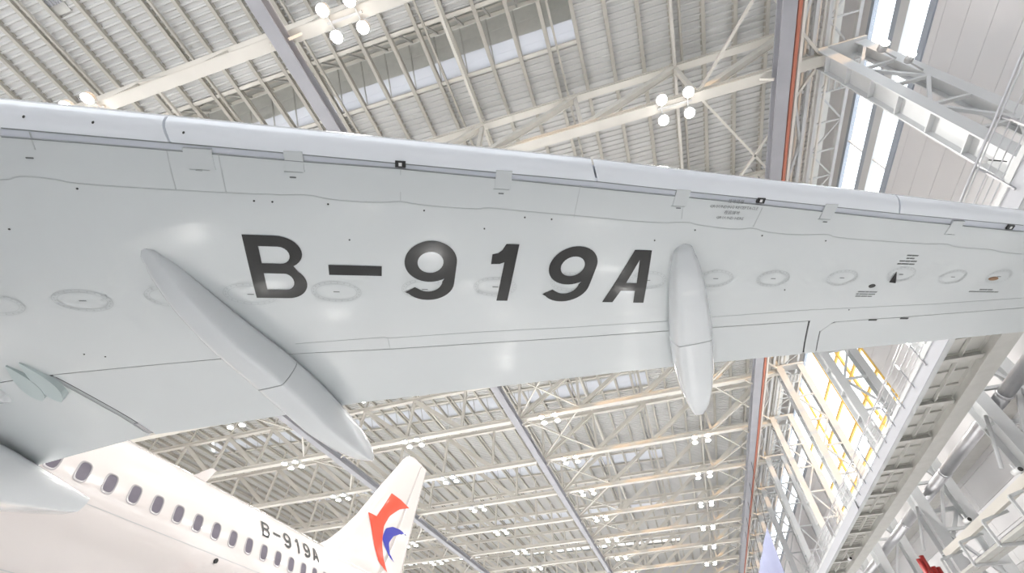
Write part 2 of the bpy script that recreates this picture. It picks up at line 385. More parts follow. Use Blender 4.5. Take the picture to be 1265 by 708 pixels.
for i, y in enumerate(TY[1:]):
    t = col0 if i == 0 else copy_tree(col0)
    t.location = (0, y, 0); tag(t, 'white steel lattice column by the right wall, '+COLN[i], 'column', 'lattice columns along the right wall')
    if i in (1, 2):
        MB().bar((10.98, .3, 7.05), (12.2, .3, 7.1), .16, .16).build('tie', M['white_steel'], t)
        MB().bar((12.25, .3, 7.1), (12.25, .3, 3.0), .12, .34, up=(1, 0, 0)).build('post', M['white_steel'], t)
        MB().bar((10.98, .3, 5.6), (12.1, .3, 7.0), .14, .14).build('diagonal', M['white_steel'], t)
        MB().bar((10.98, .3, 5.6), (12.1, .3, 4.0), .14, .14).build('diagonal', M['white_steel'], t)
        MB().tube((10.5, -.30, 7.15), (9.7, -.45, 5.5), .055, 10).build('round_strut', M['white_steel'], t, True)
t = empty('wind_girder', (0, 0, 20.55), 'white laced girder running lengthwise on top of the lattice columns', 'girder')
MB().box(10.98, 11.12, Y_F, Y_B, -.1, .1).build('chord', M['white_steel'], t); MB().box(12.2, 12.34, Y_F, Y_B, -.1, .1).build('chord', M['white_steel'], t)
MB().box(11.25, 11.33, Y_F, Y_B, -.1, .0).build('chord', M['cream'], t)
y = Y_F; k = 0
while y < Y_B-1.5:
    MB().bar((11.05, y, -.02), (12.27, y, -.02), .07, .07).build('lace', M['white_steel'], t)
    a, b = (11.05, 12.27) if k % 2 else (12.27, 11.05); k += 1
    MB().bar((a, y, -.02), (b, y+1.55, -.02), .07, .07).build('lace', M['white_steel'], t); y += 1.55
o = MB().box(11.35, 12.15, Y_F, Y_B, 21.5, 21.55).build('soffit_panel', M['monitor']); tag(o, 'dark grey soffit sheet above the white laced girder', 'panel')
t = empty('edge_bracing', (0, 0, 20.25), 'white zigzag bracing between striped girder and column tops', 'bracing')
for i, y in enumerate(TY[:-1]):
    L = TY[i+1]-y
    MB().bar((9.55, y, 0), (10.34, y+L/2, 0), .11, .11).build('brace', M['white_steel'], t)
    MB().bar((10.34, y+L/2, 0), (9.55, y+L-.1, 0), .11, .11).build('brace', M['white_steel'], t)
MB().box(10.3, 10.44, Y_F, Y_B, -.1, .1).build('chord', M['white_steel'], t)
MB().box(9.5, 9.6, Y_F, Y_B, -.05, .06).build('chord', M['cream'], t)
for x, rr, nm in ((9.95, .13, 'grey pipe beside the orange-red conductor'), (10.42, .17, 'thick grey pipe second from the striped girder'), (10.95, .08, 'thin grey pipe nearest the column tops')):
    o = MB().tube((x, Y_F, 21.2), (x, Y_B, 21.2), rr, 12).build('service_pipe', M['pipe'], None, True); tag(o, nm+', running lengthwise under the roof edge', 'pipe')
    # saddle that hangs the pipe from the roof
    MB().bar((0, TY[2], 21.2+rr), (0, TY[2], zdeck(x)), .05, .05).build('hanger', M['pipe'], o).location = (x, 0, 0)
    MB().bar((0, TY[6], 21.2+rr), (0, TY[6], zdeck(x)), .05, .05).build('hanger', M['pipe'], o).location = (x, 0, 0)

# ------------------------------------------------------------------ walkway along the right wall
WX0, WX1, WZ = 8.35, 10.28, 7.45
t = empty('walkway', (0, 0, WZ), 'long white walkway with railing along the right wall columns', 'walkway')
YA, YM, YE = 2.0, 23.8, 62.0
MB().ibeam((WX0+.08, YA, .17), (WX0+.08, YE, .17), .18, .36, t=.03).build('outer_beam', M['white_steel'], t)
MB().box(WX0-.02, WX0, YA, YM, -.02, .36).build('fascia', M['fascia'], t); MB().box(WX0-.10, WX0-.08, YM, YE, -.10, .30).build('fascia', M['fascia'], t)
MB().ibeam((9.83, YA, .06), (9.83, YE, .06), .54, .34, t=.04, tw=.3).build('inner_beam', M['greybeige'], t)
cb = MB().ibeam((WX0+.12, 0, .10), (9.60, 0, .10), .2, .18, t=.02).mesh('cross_beam', M['greybeige'])
sb = MB().bar((WX0+.12, 0, .17), (9.02, 0, .17), .06, .06).mesh('stiffener', M['greybeige'])
sb2 = MB().bar((9.14, 0, .17), (9.56, 0, .17), .06, .06).mesh('stiffener', M['greybeige'])
dp = MB().box(WX0+.1, 10.25, .01, 2.42, .20, .23).mesh('deck_plate', M['greybeige'])
y = 5.58-2.44; n = 0
while y < YE-2.4:
    o = link('cross_beam', cb, t); o.location = (0, y, 0)
    o = link('deck_plate', dp, t); o.location = (0, y, 0)
    ks = (.81, 1.62) if y < YM-1 else (.35, .7, 1.05, 1.4, 1.75, 2.1)
    for d in ks:
        o = link('stiffener', sb, t); o.location = (0, y+d, 0); o = link('stiffener', sb2, t); o.location = (0, y+d, 0)
    y += 2.44
MB().box(9.05, 9.09, YA, YE, .08, .19).build('stringer', M['greybeige'], t)
pp = MB().prism([(-.025, -.02), (.025, -.02), (.025, .02), (-.025, .02)], (WX0-.03, 0, .2), (WX0-.05, 0, .9)).bar((WX0-.05, 0, .9), (WX0+.0, .08, 1.25), .05, .04).mesh('post', M['duct'])
y = YA+.2
while y < YE:
    o = link('post', pp, t); o.location = (0, y, 0); y += 1.22
for z, rr in ((1.25, .028), (1.16, .014), (.92, .012), (.72, .012), (.55, .012)):
    MB().tube((WX0-.04, YA, z), (WX0-.04, YE, z), rr, 8).build('handrail', M['duct'], t, True)
MB().box(WX0-.04, WX0-.03, YA, YE, .36, .48).build('toe_board', M['white_steel'], t)

# round duct and pipes below the walkway, against the columns
t = empty('round_duct', (11.5, 0, 7.79), 'shiny round metal duct running lengthwise behind the walkway', 'duct')
for k in range(9): MB().tube((0, 4+6*k, 0), (0, 9.96+6*k, 0), .21, 18).build('duct_section', M['duct'], t, True)
for k in range(9): MB().tube((0, 3.94+6*k, 0), (0, 4.06+6*k, 0), .235, 18).build('collar', M['duct'], t, True)
o = MB().box(12.6, 13.4, 2, 60, 8.4, 8.6).build('cable_tray', M['greybeige']); tag(o, 'dark cable tray high behind the round metal duct', 'cable tray')
# low service frame with U brackets
t = empty('service_rack', (0, 0, 5.1), 'pale service frame with U shaped hangers, low at the right edge', 'service frame')
MB().bar((10.02, 8.5, 0), (10.02, 22.7, 0), .16, .24).build('long_beam', M['cream'], t)
for y in (10.2, 12.2, 14.2, 16.2, 18.2, 20.3, 22.3):
    MB().bar((9.55, y, -.25), (9.55, y, -.95), .08, .08).build('hanger', M['white_steel'], t)
    MB().bar((9.55, y, -.95), (10.6, y, -.95), .08, .08, ).build('hanger_foot', M['white_steel'], t)
    MB().bar((9.55, y, -.25), (10.4, y, -.05), .08, .08).build('hanger_arm', M['white_steel'], t)
for x, z in ((9.75, -.86), (10.1, -.86)): MB().box(x-.14, x+.14, 8.5, 22.6, z-.04, z+.04).build('tray', M['greybeige'], t)
MB().tube((10.45, 8.5, -.5), (10.45, 22.6, -.5), .07, 10).build('pipe', M['duct'], t, True)
# red pipes
t = empty('fire_pipes', (9.35, 23.2, -H0), 'bundle of bright red upright pipes below the walkway', 'pipes')
for dx, dy, h in ((-.17, 0, 6.05), (.0, .02, 6.15), (.17, 0, 5.75), (.33, .03, 5.72), (-.05, .2, 5.6)):
    MB().tube((dx, dy, 0), (dx, dy, h), .085, 14).build('pipe', M['redpipe'], t, True)
# banner
t = empty('banner', (7.95, 44.7, 13.45), 'long lavender blue banner hanging beside the wall columns', 'banner')
b = MB(); n = 40
for i in range(n+1):
    y = 20*i/n; wv = .04*math.sin(y*1.1)
    b.v += [(wv, y, 0), (wv*1.2, y, -4.5), (wv*1.5+.1, y, -9)]
for i in range(n):
    k = 3*i; b.f += [(k, k+3, k+4, k+1), (k+1, k+4, k+5, k+2)]
b.build('cloth', M['banner'], t, True)
for y in (0.1, 5, 10, 15, 19.9): MB().tube((0, y, 0), (.84, y, 5.68), .02, 6).build('cord', M['blk'], t)
# cameras, small lamps
def seccam(x, y, z, lab, top):
    t = empty('security_camera', (x, y, z), lab, 'camera')
    MB().tube((-.0, -.16, .0), (0, .18, .04), .075, 14).build('housing', M['plastic'], t, True)
    MB().tube((0, -.185, 0), (0, -.158, 0), .06, 12).build('lens', M['blk'], t)
    MB().bar((0, .05, .07), (0, .05, top), .04, .04).build('bracket', M['plastic'], t)
seccam(9.72, 19.3, 5.2, 'small white camera on the service frame beside the red pipes', .25)
seccam(9.72, 15.4, 5.2, 'small white camera on the service frame at the right edge', .25)
seccam(9.07, 31.0, 7.22, 'small white camera under the far part of the walkway', .30)
t = empty('globe_lamp', (9.9, 8.2, 10.2), 'white globe lamp on a thin arm from the near column', 'lamp')
MB().tube((.70, .30, .1), (.05, 0, 0), .018, 6).build('arm', M['blk'], t)
bm = bmesh.new(); bmesh.ops.create_uvsphere(bm, u_segments=16, v_segments=10, radius=.09); me = bpy.data.meshes.new('globe'); bm.to_mesh(me); bm.free(); me.materials.append(M['plastic'])
for p in me.polygons: p.use_smooth = True
link('globe', me, t)
for i, (x, y, z, rr, lab) in enumerate(((11.55, 7.9, 17.6, .16, 'upper round floodlight inside the near lattice column'), (11.55, 7.9, 16.1, .13, 'lower round floodlight inside the near lattice column'))):
    t = empty('floodlight', (x, y, z), lab, 'lamp')
    MB().tube((0, -.3, -.12), (0, -.05, 0), rr, 16).build('housing', M['lamp_house'], t, True)
    MB().tube((0, -.33, -.133), (0, -.305, -.122), rr*.92, 16).build('lens', M['lamp'], t)
    MB().bar((0, -.05, 0), (.60, .43, 0), .05, .05).build('bracket', M['lamp_house'], t)

# ------------------------------------------------------------------ airliner
def lerp(T, v):
    if v <= T[0][0]: return T[0][1]+(v-T[0][0])*(T[1][1]-T[0][1])/(T[1][0]-T[0][0])
    for (a, b), (c, d) in zip(T, T[1:]):
        if v <= c: return b+(d-b)*(v-a)/(c-a)
    (a, b), (c, d) = T[-2:]
    return d+(v-c)*(d-b)/(c-a)
LE = [(-8, -2.12), (-3.3, .052), (0, 1.578), (3.9, 3.465), (8, 5.43)]
TE = [(-8, 3.02), (-5.3, 3.06), (-4.2, 3.28), (-3, 3.48), (0, 4.225), (8, 6.44)]
LO = [(0, .050), (.004, .036), (.012, .024), (.03, .012), (.06, .003), (.1, -.003), (.2, -.010), (.4, -.012), (.6, -.003), (.75, .008), (.9, .010), (1.0, .006)]
UP = [(0, .050), (.004, .066), (.012, .078), (.03, .092), (.06, .104), (.1, .115), (.2, .128), (.4, .130), (.6, .106), (.75, .070), (.9, .034), (1.0, .012)]
def hermite(T):
    xs = [a for a, _ in T]; ys = [b for _, b in T]; n = len(T)
    d = [(ys[i+1]-ys[i])/(xs[i+1]-xs[i]) for i in range(n-1)]
    m = [d[0]]+[0 if d[i-1]*d[i] <= 0 else 2*d[i-1]*d[i]/(d[i-1]+d[i]) for i in range(1, n-1)]+[d[-1]]
    def fn(v):
        v = min(max(v, 0), 1)
        for i in range(n-1):
            if v <= xs[i+1]: break
        h = xs[i+1]-xs[i]; t = (v-xs[i])/h
        return (2*t**3-3*t*t+1)*ys[i]+(t**3-2*t*t+t)*h*m[i]+(-2*t**3+3*t*t)*ys[i+1]+(t**3-t*t)*h*m[i+1]
    return fn
lo_, up_ = hermite(LO), hermite(UP)
def zref(x): return 3.0+.0875*x
def wl(x, y):
    l, t = lerp(LE, x), lerp(TE, x); return zref(x)+lo_((y-l)/(t-l))*(t-l)
def wu(x, y):
    l, t = lerp(LE, x), lerp(TE, x); return zref(x)+up_((y-l)/(t-l))*(t-l)
plane = empty('airliner', (0, 0, 0), 'white airliner with light grey wing marked B-919A, parked nose toward the camera', 'airliner')
def curve(pts):
    return lambda x: lerp(pts, x)
def patch(name, x0, x1, f0, f1, m, nx=20, ny=16, bias=1.0, dz=0.0, up=True, parent=plane, skew0=0.0, skew1=0.0, flat=None):
    """closed slab between the chordwise lines f0 (front) and f1 (back), following the wing's lower and upper skin"""
    b = MB(); lo, hi = [], []
    for i in range(nx+1):
        for j in range(ny+1):
            q = (j/ny)**bias
            xa = x0+(x1-x0)*i/nx
            xs_ = xa+skew0*q*(1-i/nx)+skew1*q*(i/nx)
            y = f0(xs_)+(f1(xs_)-f0(xs_))*q
            z = wl(xs_, y)+dz
            lo.append((xs_, y, z)); hi.append((xs_, y, (wu(xs_, y)-dz) if up else z+(flat or .02)))
    n = (nx+1)*(ny+1); W = ny+1
    b.v = lo+hi
    for i in range(nx):
        for j in range(ny):
            k = i*W+j; b.f.append((k, k+1, k+W+1, k+W)); b.f.append((k+n, k+W+n, k+W+1+n, k+1+n))
    for i in range(nx):
        for j in (0, ny):
            k = i*W+j; b.f.append((k, k+W, k+W+n, k+n))
    for j in range(ny):
        for i in (0, nx):
            k = i*W+j; b.f.append((k, k+1, k+1+n, k+n))
    o = b.build(name, m, parent)
    me = o.data
    bm = bmesh.new(); bm.from_mesh(me); bmesh.ops.remove_doubles(bm, verts=bm.verts, dist=.0008)
    for e in bm.edges:
        if len(e.link_faces) == 2 and e.calc_face_angle(0) > .9: e.smooth = False
    for fc in bm.faces: fc.smooth = True
    bm.to_mesh(me); bm.free()
    return o
SLAT = [(-8, -1.89), (-3.413, 0.125), (-3.028, 0.303), (-2.449, 0.568), (-1.87, 0.837), (-1.293, 1.106), (-0.615, 1.422), (0.064, 1.738), (0.738, 2.067), (1.369, 2.371), (2.609, 2.973), (3.891, 3.577), (8, 5.52)]
SLAT2 = [(-8, -1.85), (-3.441, 0.157), (-3.051, 0.333), (-2.513, 0.58), (-1.887, 0.869), (-1.303, 1.13), (-0.626, 1.453), (0.055, 1.779), (0.734, 2.106), (1.368, 2.414), (2.617, 3.025), (3.913, 3.647), (8, 5.60)]
SLAT2 = [(a, b+.012) for a, b in SLAT2]
HINGE = [(-10.1, 1.70), (-5.6, 1.86), (-5.113, 1.964), (-4.257, 2.193), (-3.631, 2.37), (-3.02, 2.57), (-2.297, 2.825), (-1.388, 3.120), (-0.598, 3.378), (0.39, 3.688), (0.883, 3.838), (2.002, 4.19), (2.211, 4.307), (3.365, 4.663), (4.487, 4.999), (8, 6.0)]
fLE, fTE, fS, fS2, fH = curve(LE), curve(TE), curve(SLAT), curve(SLAT2), curve(HINGE)
XR, XT = -10.3, 5.9
patch('wing_box', XR, XT, fS2, fH, M['wing'], nx=66, ny=26)
patch('slat_cove', XR, XT, lambda x: fS(x)-.02, lambda x: fS2(x)+.02, M['cove'], nx=60, ny=2, dz=.014)
for a, b in ((-10.2, -6.9), (-6.885, -2.583), (-2.568, .042), (.057, 2.585), (2.60, 5.9)):
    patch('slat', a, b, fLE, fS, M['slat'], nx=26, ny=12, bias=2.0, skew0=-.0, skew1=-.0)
patch('inboard_flap', XR, -5.262, lambda x: fH(x)+.008, fTE, M['wing'], nx=24, ny=14)
patch('outboard_flap', -5.195, 1.945, lambda x: fH(x)+.010, fTE, M['wing'], nx=40, ny=14)
patch('fixed_panel', 1.965, 2.10, lambda x: fH(x)-.002, fTE, M['wing'], nx=3, ny=10)
patch('aileron', 2.112, 5.3, lambda x: fH(x)+.008+max(0, .17*(1-(x-2.112)/.12)), fTE, M['wing'], nx=60, ny=12)
patch('fixed_corner', 2.098, 2.236, lambda x: fH(x)-.004, lambda x: fH(x)+max(.003, min(.172, .172*(1-(x-2.112)/.12))), M['wing'], nx=12, ny=4)
patch('fixed_panel', 5.31, XT, lambda x: fH(x)-.002, fTE, M['wing'], nx=4, ny=8)
# dark joints behind the movable surfaces
patch('joint_shadow', XR, XT, lambda x: fH(x)-.01, lambda x: fH(x)+.03, M['dark'], nx=60, ny=1, dz=.006)
patch('flap_seal', -5.27, -5.18, lambda x: fH(x)+.02, lambda x: fTE(x)-.02, M['seal'], nx=1, ny=10, dz=.008)
patch('seal_lip', -5.215, -5.195, lambda x: fH(x)+.05, lambda x: fTE(x)-.02, M['dark'], nx=1, ny=10, dz=.005)
patch('seal_end', -5.25, -5.2, lambda x: fTE(x)-.22, lambda x: fTE(x)-.03, M['metal'], nx=1, ny=4, dz=.002)
patch('flap_seal', 1.94, 1.97, lambda x: fH(x)+.02, lambda x: fTE(x)-.02, M['dark'], nx=1, ny=8, dz=.012)
patch('joint_shadow', 2.09, 2.125, lambda x: fH(x)-.01, lambda x: fTE(x)-.02, M['dark'], nx=1, ny=8, dz=.006)
# winglet
b = MB(); ws = []
for i in range(9):
    a = i/8; ang = a*1.25; xx = XT+.9*math.sin(ang); zz = .9*(1-math.cos(ang))+a*a*1.2; ch = 1.25-.8*a; y0 = fLE(XT)+1.3*a*a
    ws.append([(xx, y0, zref(XT)+.06+zz), (xx-.03, y0+ch*.4, zref(XT)+.10+zz), (xx, y0+ch, zref(XT)+.03+zz), (xx+.03, y0+ch*.4, zref(XT)-.01+zz)])
for s_ in ws: b.v += s_
for i in range(8):
    for j in range(4): b.f.append((4*i+j, 4*i+(j+1) % 4, 4*i+4+(j+1) % 4, 4*i+4+j))
b.f += [(0, 1, 2, 3), (32, 33, 34, 35)]
b.build('winglet', M['wing'], plane, True)

# ---- marks on the lower skin
def on(x, y, dz=.004): return Vector((x, y, wl(x, y)-dz))
def strip(name, pts, w_, m, dz=.0025, seg=.12, parent=plane):
    P = []
    for (a, b), (c, d) in zip(pts, pts[1:]):
        n = max(1, int(math.hypot(c-a, d-b)/seg))
        for i in range(n): P.append((a+(c-a)*i/n, b+(d-b)*i/n))
    P.append(pts[-1]); b_ = MB()
    for i, (x, y) in enumerate(P):
        x0, y0 = P[max(0, i-1)]; x1, y1 = P[min(len(P)-1, i+1)]; L = math.hypot(x1-x0, y1-y0) or 1
        nx_, ny_ = -(y1-y0)/L*w_/2, (x1-x0)/L*w_/2
        b_.v += [on(x+nx_, y+ny_, dz), on(x-nx_, y-ny_, dz), on(x+nx_, y+ny_, dz-.004), on(x-nx_, y-ny_, dz-.004)]
    for i in range(len(P)-1):
        k = 4*i; b_.f += [(k, k+4, k+5, k+1), (k+2, k+3, k+7, k+6), (k, k+2, k+6, k+4), (k+1, k+5, k+7, k+3)]
    return b_.build(name, m, parent)
def smoothpts(pts, it=2):
    for _ in range(it):
        q = [pts[0]]
        for (a, b), (c, d) in zip(pts, pts[1:]): q += [(a*.75+c*.25, b*.75+d*.25), (a*.25+c*.75, b*.25+d*.75)]
        pts = q+[pts[-1]]
    return pts
SEAM = [(-6.6, -.78), (-5.2, -.24), (-3.678, 0.373), (-3.626, 0.392), (-3.551, 0.39), (-3.378, 0.475), (-3.299, 0.539), (-2.753, 0.785), (-2.155, 1.042), (-1.973, 1.101), (-1.841, 1.196), (-1.535, 1.336), (-1.39, 1.368), (-1.294, 1.438), (-0.885, 1.632), (-0.82, 1.634), (-0.624, 1.736), (-0.121, 1.976), (0.445, 2.258), (0.714, 2.343), (0.779, 2.4), (1.124, 2.581), (1.266, 2.609), (1.374, 2.701), (1.669, 2.848), (1.968, 2.945), (2.012, 3.006), (2.947, 3.44), (3.153, 3.508), (3.255, 3.598), (3.654, 3.772), (3.761, 3.855), (4.041, 3.985), (5.8, 4.85)]
strip('panel_seam', smoothpts(SEAM), .007, M['softseam'])
for pts in ([(-2.621, 0.542), (-2.753, 0.785)], [(-2.344, 0.667), (-2.47, 0.914)], [(-3.281, 0.199), (-3.327, 0.292)], [(-1.284, 1.154), (-1.39, 1.368)], [(-0.081, 1.716), (-0.191, 1.957)], [(0.701, 2.101), (0.662, 2.292)],
            [(1.345, 2.44), (1.27, 2.60)]):
    strip('panel_seam', pts, .006, M['softseam'])
for pts in ([(-3.017, 2.415), (-2.236, 2.652), (-2.209, 2.678), (-1.323, 2.957), (-0.561, 3.22), (0.443, 3.54)], [(0.883, 3.658), (1.925, 3.972), (3.291, 4.443), (4.386, 4.782)], [(-2.215, 2.675), (-2.277, 2.829)]):
    strip('panel_seam', pts, .006, M['softseam'])
# the dark line at the back edge of the slats
strip('slat_line', [(a, b+.006) for a, b in SLAT if -7.5 < a < 6], .007, M['seam'], dz=-.004)
strip('cove_line', [(a, b+.002) for a, b in SLAT2 if -7.5 < a < 6], .005, M['seam'])
u_ = Vector((math.cos(math.radians(23.4)), math.sin(math.radians(23.4)))); v_ = Vector((u_.y, -u_.x))
def plate(name, cx, cy, w0, h0, m, dz=.004, th=.006, round_=0):
    """small plate: w0 along the text line, h0 across it"""
    b_ = MB(); pts = []
    if round_:
        for i in range(20): a = 2*math.pi*i/20; pts.append((w0/2*math.cos(a), h0/2*math.sin(a)))
    else: pts = [(-w0/2, -h0/2), (w0/2, -h0/2), (w0/2, h0/2), (-w0/2, h0/2)]
    n = len(pts)
    for d in (dz, dz-th):
        for s_, t_ in pts:
            q = Vector((cx, cy))+u_*s_+v_*t_; b_.v.append(on(q.x, q.y, d))
    b_.f = [tuple(range(n)), tuple(range(n, 2*n))[::-1]]+[(i, (i+1) % n, (i+1) % n+n, i+n) for i in range(n)]
    return b_.build(name, m, plane)
for x, y, ww in ((-2.474, 0.655, .17), (-1.926, 0.868, .12), (-0.62, 1.475, .12), (0.681, 2.103, .12), (1.933, 2.697, .12), (3.175, 3.332, .13)):
    plate('slat_track_cover', x, y, ww, .13, M['wing'], dz=.006, th=.03)
    strip('panel_seam', [(x-.07*u_.x-.03, y-.07*u_.y+.065), (x+.05*u_.x-.03, y+.05*u_.y+.065)], .004, M['softseam'], dz=.0075)
for x, y in ((-1.271, 1.122), (1.333, 2.369), (3.752, 3.547)):
    o = plate('drain_mast', x, y, .07, .042, M['blk'], dz=.008, th=.02)
    q = plate('drain_plug', x, y, .022, .022, M['plastic'], dz=.0095, th=.003)
for x, y in ((2.686, 4.467), (3.057, 4.595)): plate('hinge_slot', x, y, .10, .02, M['blk'], dz=.006)
DOTS = [(-3.268, 0.120), (-2.934, 0.27), (-2.477, 0.49), (-3.307, 0.571), (-3.954, 0.662), (-2.336, 1.021), (-1.882, 1.215), (-1.263, 1.498), (-0.896, 1.807), (-1.905, 1.537), (-2.226, 1.069), (-0.366, 1.913), (-0.563, 1.822), (0.766, 2.447), (1.35, 2.728), (0.416, 2.426), (-4.686, 1.827), (-4.571, 1.92), (1.941, 3.011), (1.617, 3.523), (2.365, 4.153)]
for x, y in DOTS: plate('drain_hole', x, y, .013, .013, M['blk'], round_=1)
for x, y in ((-3.396, 0.321), (-2.522, 0.716), (-1.992, 0.96), (-0.672, 1.568), (0.645, 2.183), (1.908, 2.792), (3.143, 3.392)): plate('stencil_mark', x, y, .04, .008, M['inkgrey'])
plate('light_lens', 2.523, 3.83, .075, .05, M['blk'], round_=1); plate('light_lens', 3.848, 4.25, .12, .05, M['rust'], round_=1)
b = MB()
for q in ((2.69, 3.84), (2.765, 3.852), (2.73, 3.70)): b.v.append(on(*q, .004))
b.v += [on(2.72, 3.82, .05)]; b.f = [(0, 1, 2), (0, 1, 3), (1, 2, 3), (2, 0, 3)]
b.build('intake_scoop', M['blk'], plane)
# oval tank covers: a ring of two thin lines with fastener ticks between, and a stencil in the middle
HOLES = [(-5.3, .93), (-4.70, 1.125), (-4.103, 1.327), (-3.474, 1.537), (-2.925, 1.733), (-2.287, 1.962), (-1.599, 2.21), (-1.023, 2.412), (-0.375, 2.609), (0.304, 2.859), (0.932, 3.087), (1.486, 3.308), (2.179, 3.573), (2.79, 3.769), (3.373, 4.036), (3.9, 4.24)]
def ring(cx, cy, a0, b0, w_, dz):
    b_ = MB(); n = 36
    for i in range(n):
        a = 2*math.pi*i/n
        for k in (0, 1):
            q = Vector((cx, cy))+u_*((a0-k*w_)*math.cos(a))+v_*((b0-k*w_)*math.sin(a)); b_.v.append(on(q.x, q.y, dz))
    b_.f = [(2*i, 2*i+1, 2*((i+1) % n)+1, 2*((i+1) % n)) for i in range(n)]
    return b_
for k, (x, y) in enumerate(HOLES):
    s_ = 1.0-.25*max(0, k-4)/11
    t = ring(x, y, .205*s_, .125*s_, .004, .0022).build('tank_cover', M['softseam'], plane)
    ring(x, y, .170*s_, .095*s_, .004, .0022).build('cover_rim', M['softseam'], t)
    b = MB()
    for i in range(22):
        a = 2*math.pi*i/22; q = Vector((x, y))+u_*(.187*s_*math.cos(a))+v_*(.11*s_*math.sin(a))
        n0 = len(b.v)
        for dx, dy in ((-.006, -.006), (.006, -.006), (.006, .006), (-.006, .006)): b.v.append(on(q.x+dx, q.y+dy, .0022))
        b.f.append((n0, n0+1, n0+2, n0+3))
    tag(b.build('fastener', M['softseam'], t), kind='stuff')
    q = MB()
    for s0, t0 in ((-.025, -.005), (.025, -.005), (.025, .005), (-.025, .005)):
        p = Vector((x, y))+u_*s0+v_*t0; q.v.append(on(p.x, p.y, .0022))
    q.f = [(0, 1, 2, 3)]; q.build('stencil_mark', M['inkgrey'], t)

# ---- registration: outlines in a flat letter frame (s along the line, t up), filled, then laid on a skin
def arc(cx, cy, rx, ry, a0, a1, n=14): return [(cx+rx*math.cos(math.radians(a0+(a1-a0)*i/n)), cy+ry*math.sin(math.radians(a0+(a1-a0)*i/n))) for i in range(n+1)]
GL = {}
GL['B'] = ([[(0, .648), (.225, .648)]+arc(.225, .490, .178, .158, 90, -55, 14)[1:]+arc(.245, .178, .165, .170, 48, -90, 14)+[(0, .008)],
            [(.098, .546), (.235, .546)]+arc(.235, .464, .075, .082, 90, -90, 10)[1:-1]+[(.235, .382), (.098, .382)],
            [(.098, .281), (.245, .281)]+arc(.245, .195, .068, .087, 90, -90, 10)[1:-1]+[(.245, .108), (.098, .108)]], 0)
GL['-'] = ([[(.588, .383), (1.0, .383), (1.0, .279), (.588, .279)]], 0)
nine = [arc(.211, .437, .211, .215, 0, 180, 22)+arc(.211, .437, .211, .211, 180, 306, 16)[1:]+[(.319, .232)]+arc(.205, .236, .116, .126, -8, -120, 10)[0:]+[(.094, .161), (.015, .098)]+arc(.209, .21, .213, .203, -150, 0, 16)[1:]+[(.422, .437)],
        arc(.208, .435, .104, .109, 0, 360, 28)[:-1]]
GL['9'] = (nine, 1.178)
GL['1'] = ([[(1.978, .648), (2.085, .648), (2.098, .008), (1.998, .008), (1.993, .459), (1.955, .440), (1.884, .436), (1.880, .540), (1.925, .552), (1.955, .585)]], 0)
GL['9b'] = (nine, 2.388)
GL['A'] = ([[(3.095, .635), (3.250, .635), (3.422, .002), (3.317, .002), (3.272, .160), (3.135, .160), (3.107, .004), (3.003, .004)], [(3.178, .529), (3.252, .26), (3.150, .26)]], 0)
def glyph_mesh(name, loops, off, fn, m, cuts):
    cu = bpy.data.curves.new(name, 'CURVE'); cu.dimensions = '2D'; cu.fill_mode = 'BOTH'
    for lp in loops:
        sp = cu.splines.new('POLY'); sp.points.add(len(lp)-1); sp.use_cyclic_u = True
        for p, (a, b_) in zip(sp.points, lp): p.co = (a+off, b_, 0, 1)
    to = bpy.data.objects.new('tmp', cu); C.objects.link(to)
    dg = bpy.context.evaluated_depsgraph_get(); me = bpy.data.meshes.new_from_object(to.evaluated_get(dg))
    bpy.data.objects.remove(to); bpy.data.curves.remove(cu)
    bm = bmesh.new(); bm.from_mesh(me); bmesh.ops.remove_doubles(bm, verts=bm.verts, dist=1e-5)
    bmesh.ops.triangulate(bm, faces=bm.faces)
    for _ in range(cuts):
        long_ = [e for e in bm.edges if e.calc_length() > .09]
        if long_: bmesh.ops.subdivide_edges(bm, edges=long_, cuts=1); bmesh.ops.triangulate(bm, faces=bm.faces)
    for v in bm.verts: v.co = fn(v.co.x, v.co.y)
    bm.to_mesh(me); bm.free(); me.materials.clear(); me.materials.append(m)
    for p in me.polygons: p.use_smooth = True
    return me
O_ = Vector((-2.911, 1.79))
def wing_text(s, t):
    q = O_+u_*(s+.10*t)+v_*t; return on(q.x, q.y, .0035)
for ch in ('B', '-', '9', '1', '9b', 'A'):
    lp, off = GL[ch]
    o = link('registration_letter', glyph_mesh('registration_letter', lp, off, wing_text, M['ink'], 4), plane)
    o['label'] = {'B': 'black letter B on the wing underside', '-': 'black dash on the wing underside', '9': 'first black digit 9 on the wing', '1': 'black digit 1 on the wing', '9b': 'second black digit 9 on the wing', 'A': 'black letter A on the wing underside'}[ch]
def placard(lines, cx, cy, h):
    for k, ln in enumerate(lines):
        cu = bpy.data.curves.new('placard', 'FONT'); cu.body = ln; cu.size = h; cu.align_x = 'CENTER'; cu.resolution_u = 1
        to = bpy.data.objects.new('tmp', cu); C.objects.link(to); dg = bpy.context.evaluated_depsgraph_get()
        me = bpy.data.meshes.new_from_object(to.evaluated_get(dg)); bpy.data.objects.remove(to); bpy.data.curves.remove(cu)
        for v in me.vertices:
            q = Vector((cx, cy))+u_*(v.co.x)+v_*(v.co.y+1.9*h-1.35*h*k); v.co = on(q.x, q.y, .003)
        me.materials.clear(); me.materials.append(M['inkgrey']); link('placard', me, plane)
placard(['接地插座', 'GROUNDING RECEPTACLE', '在此接地', 'GROUND HERE'], 1.092, 2.375, .036)
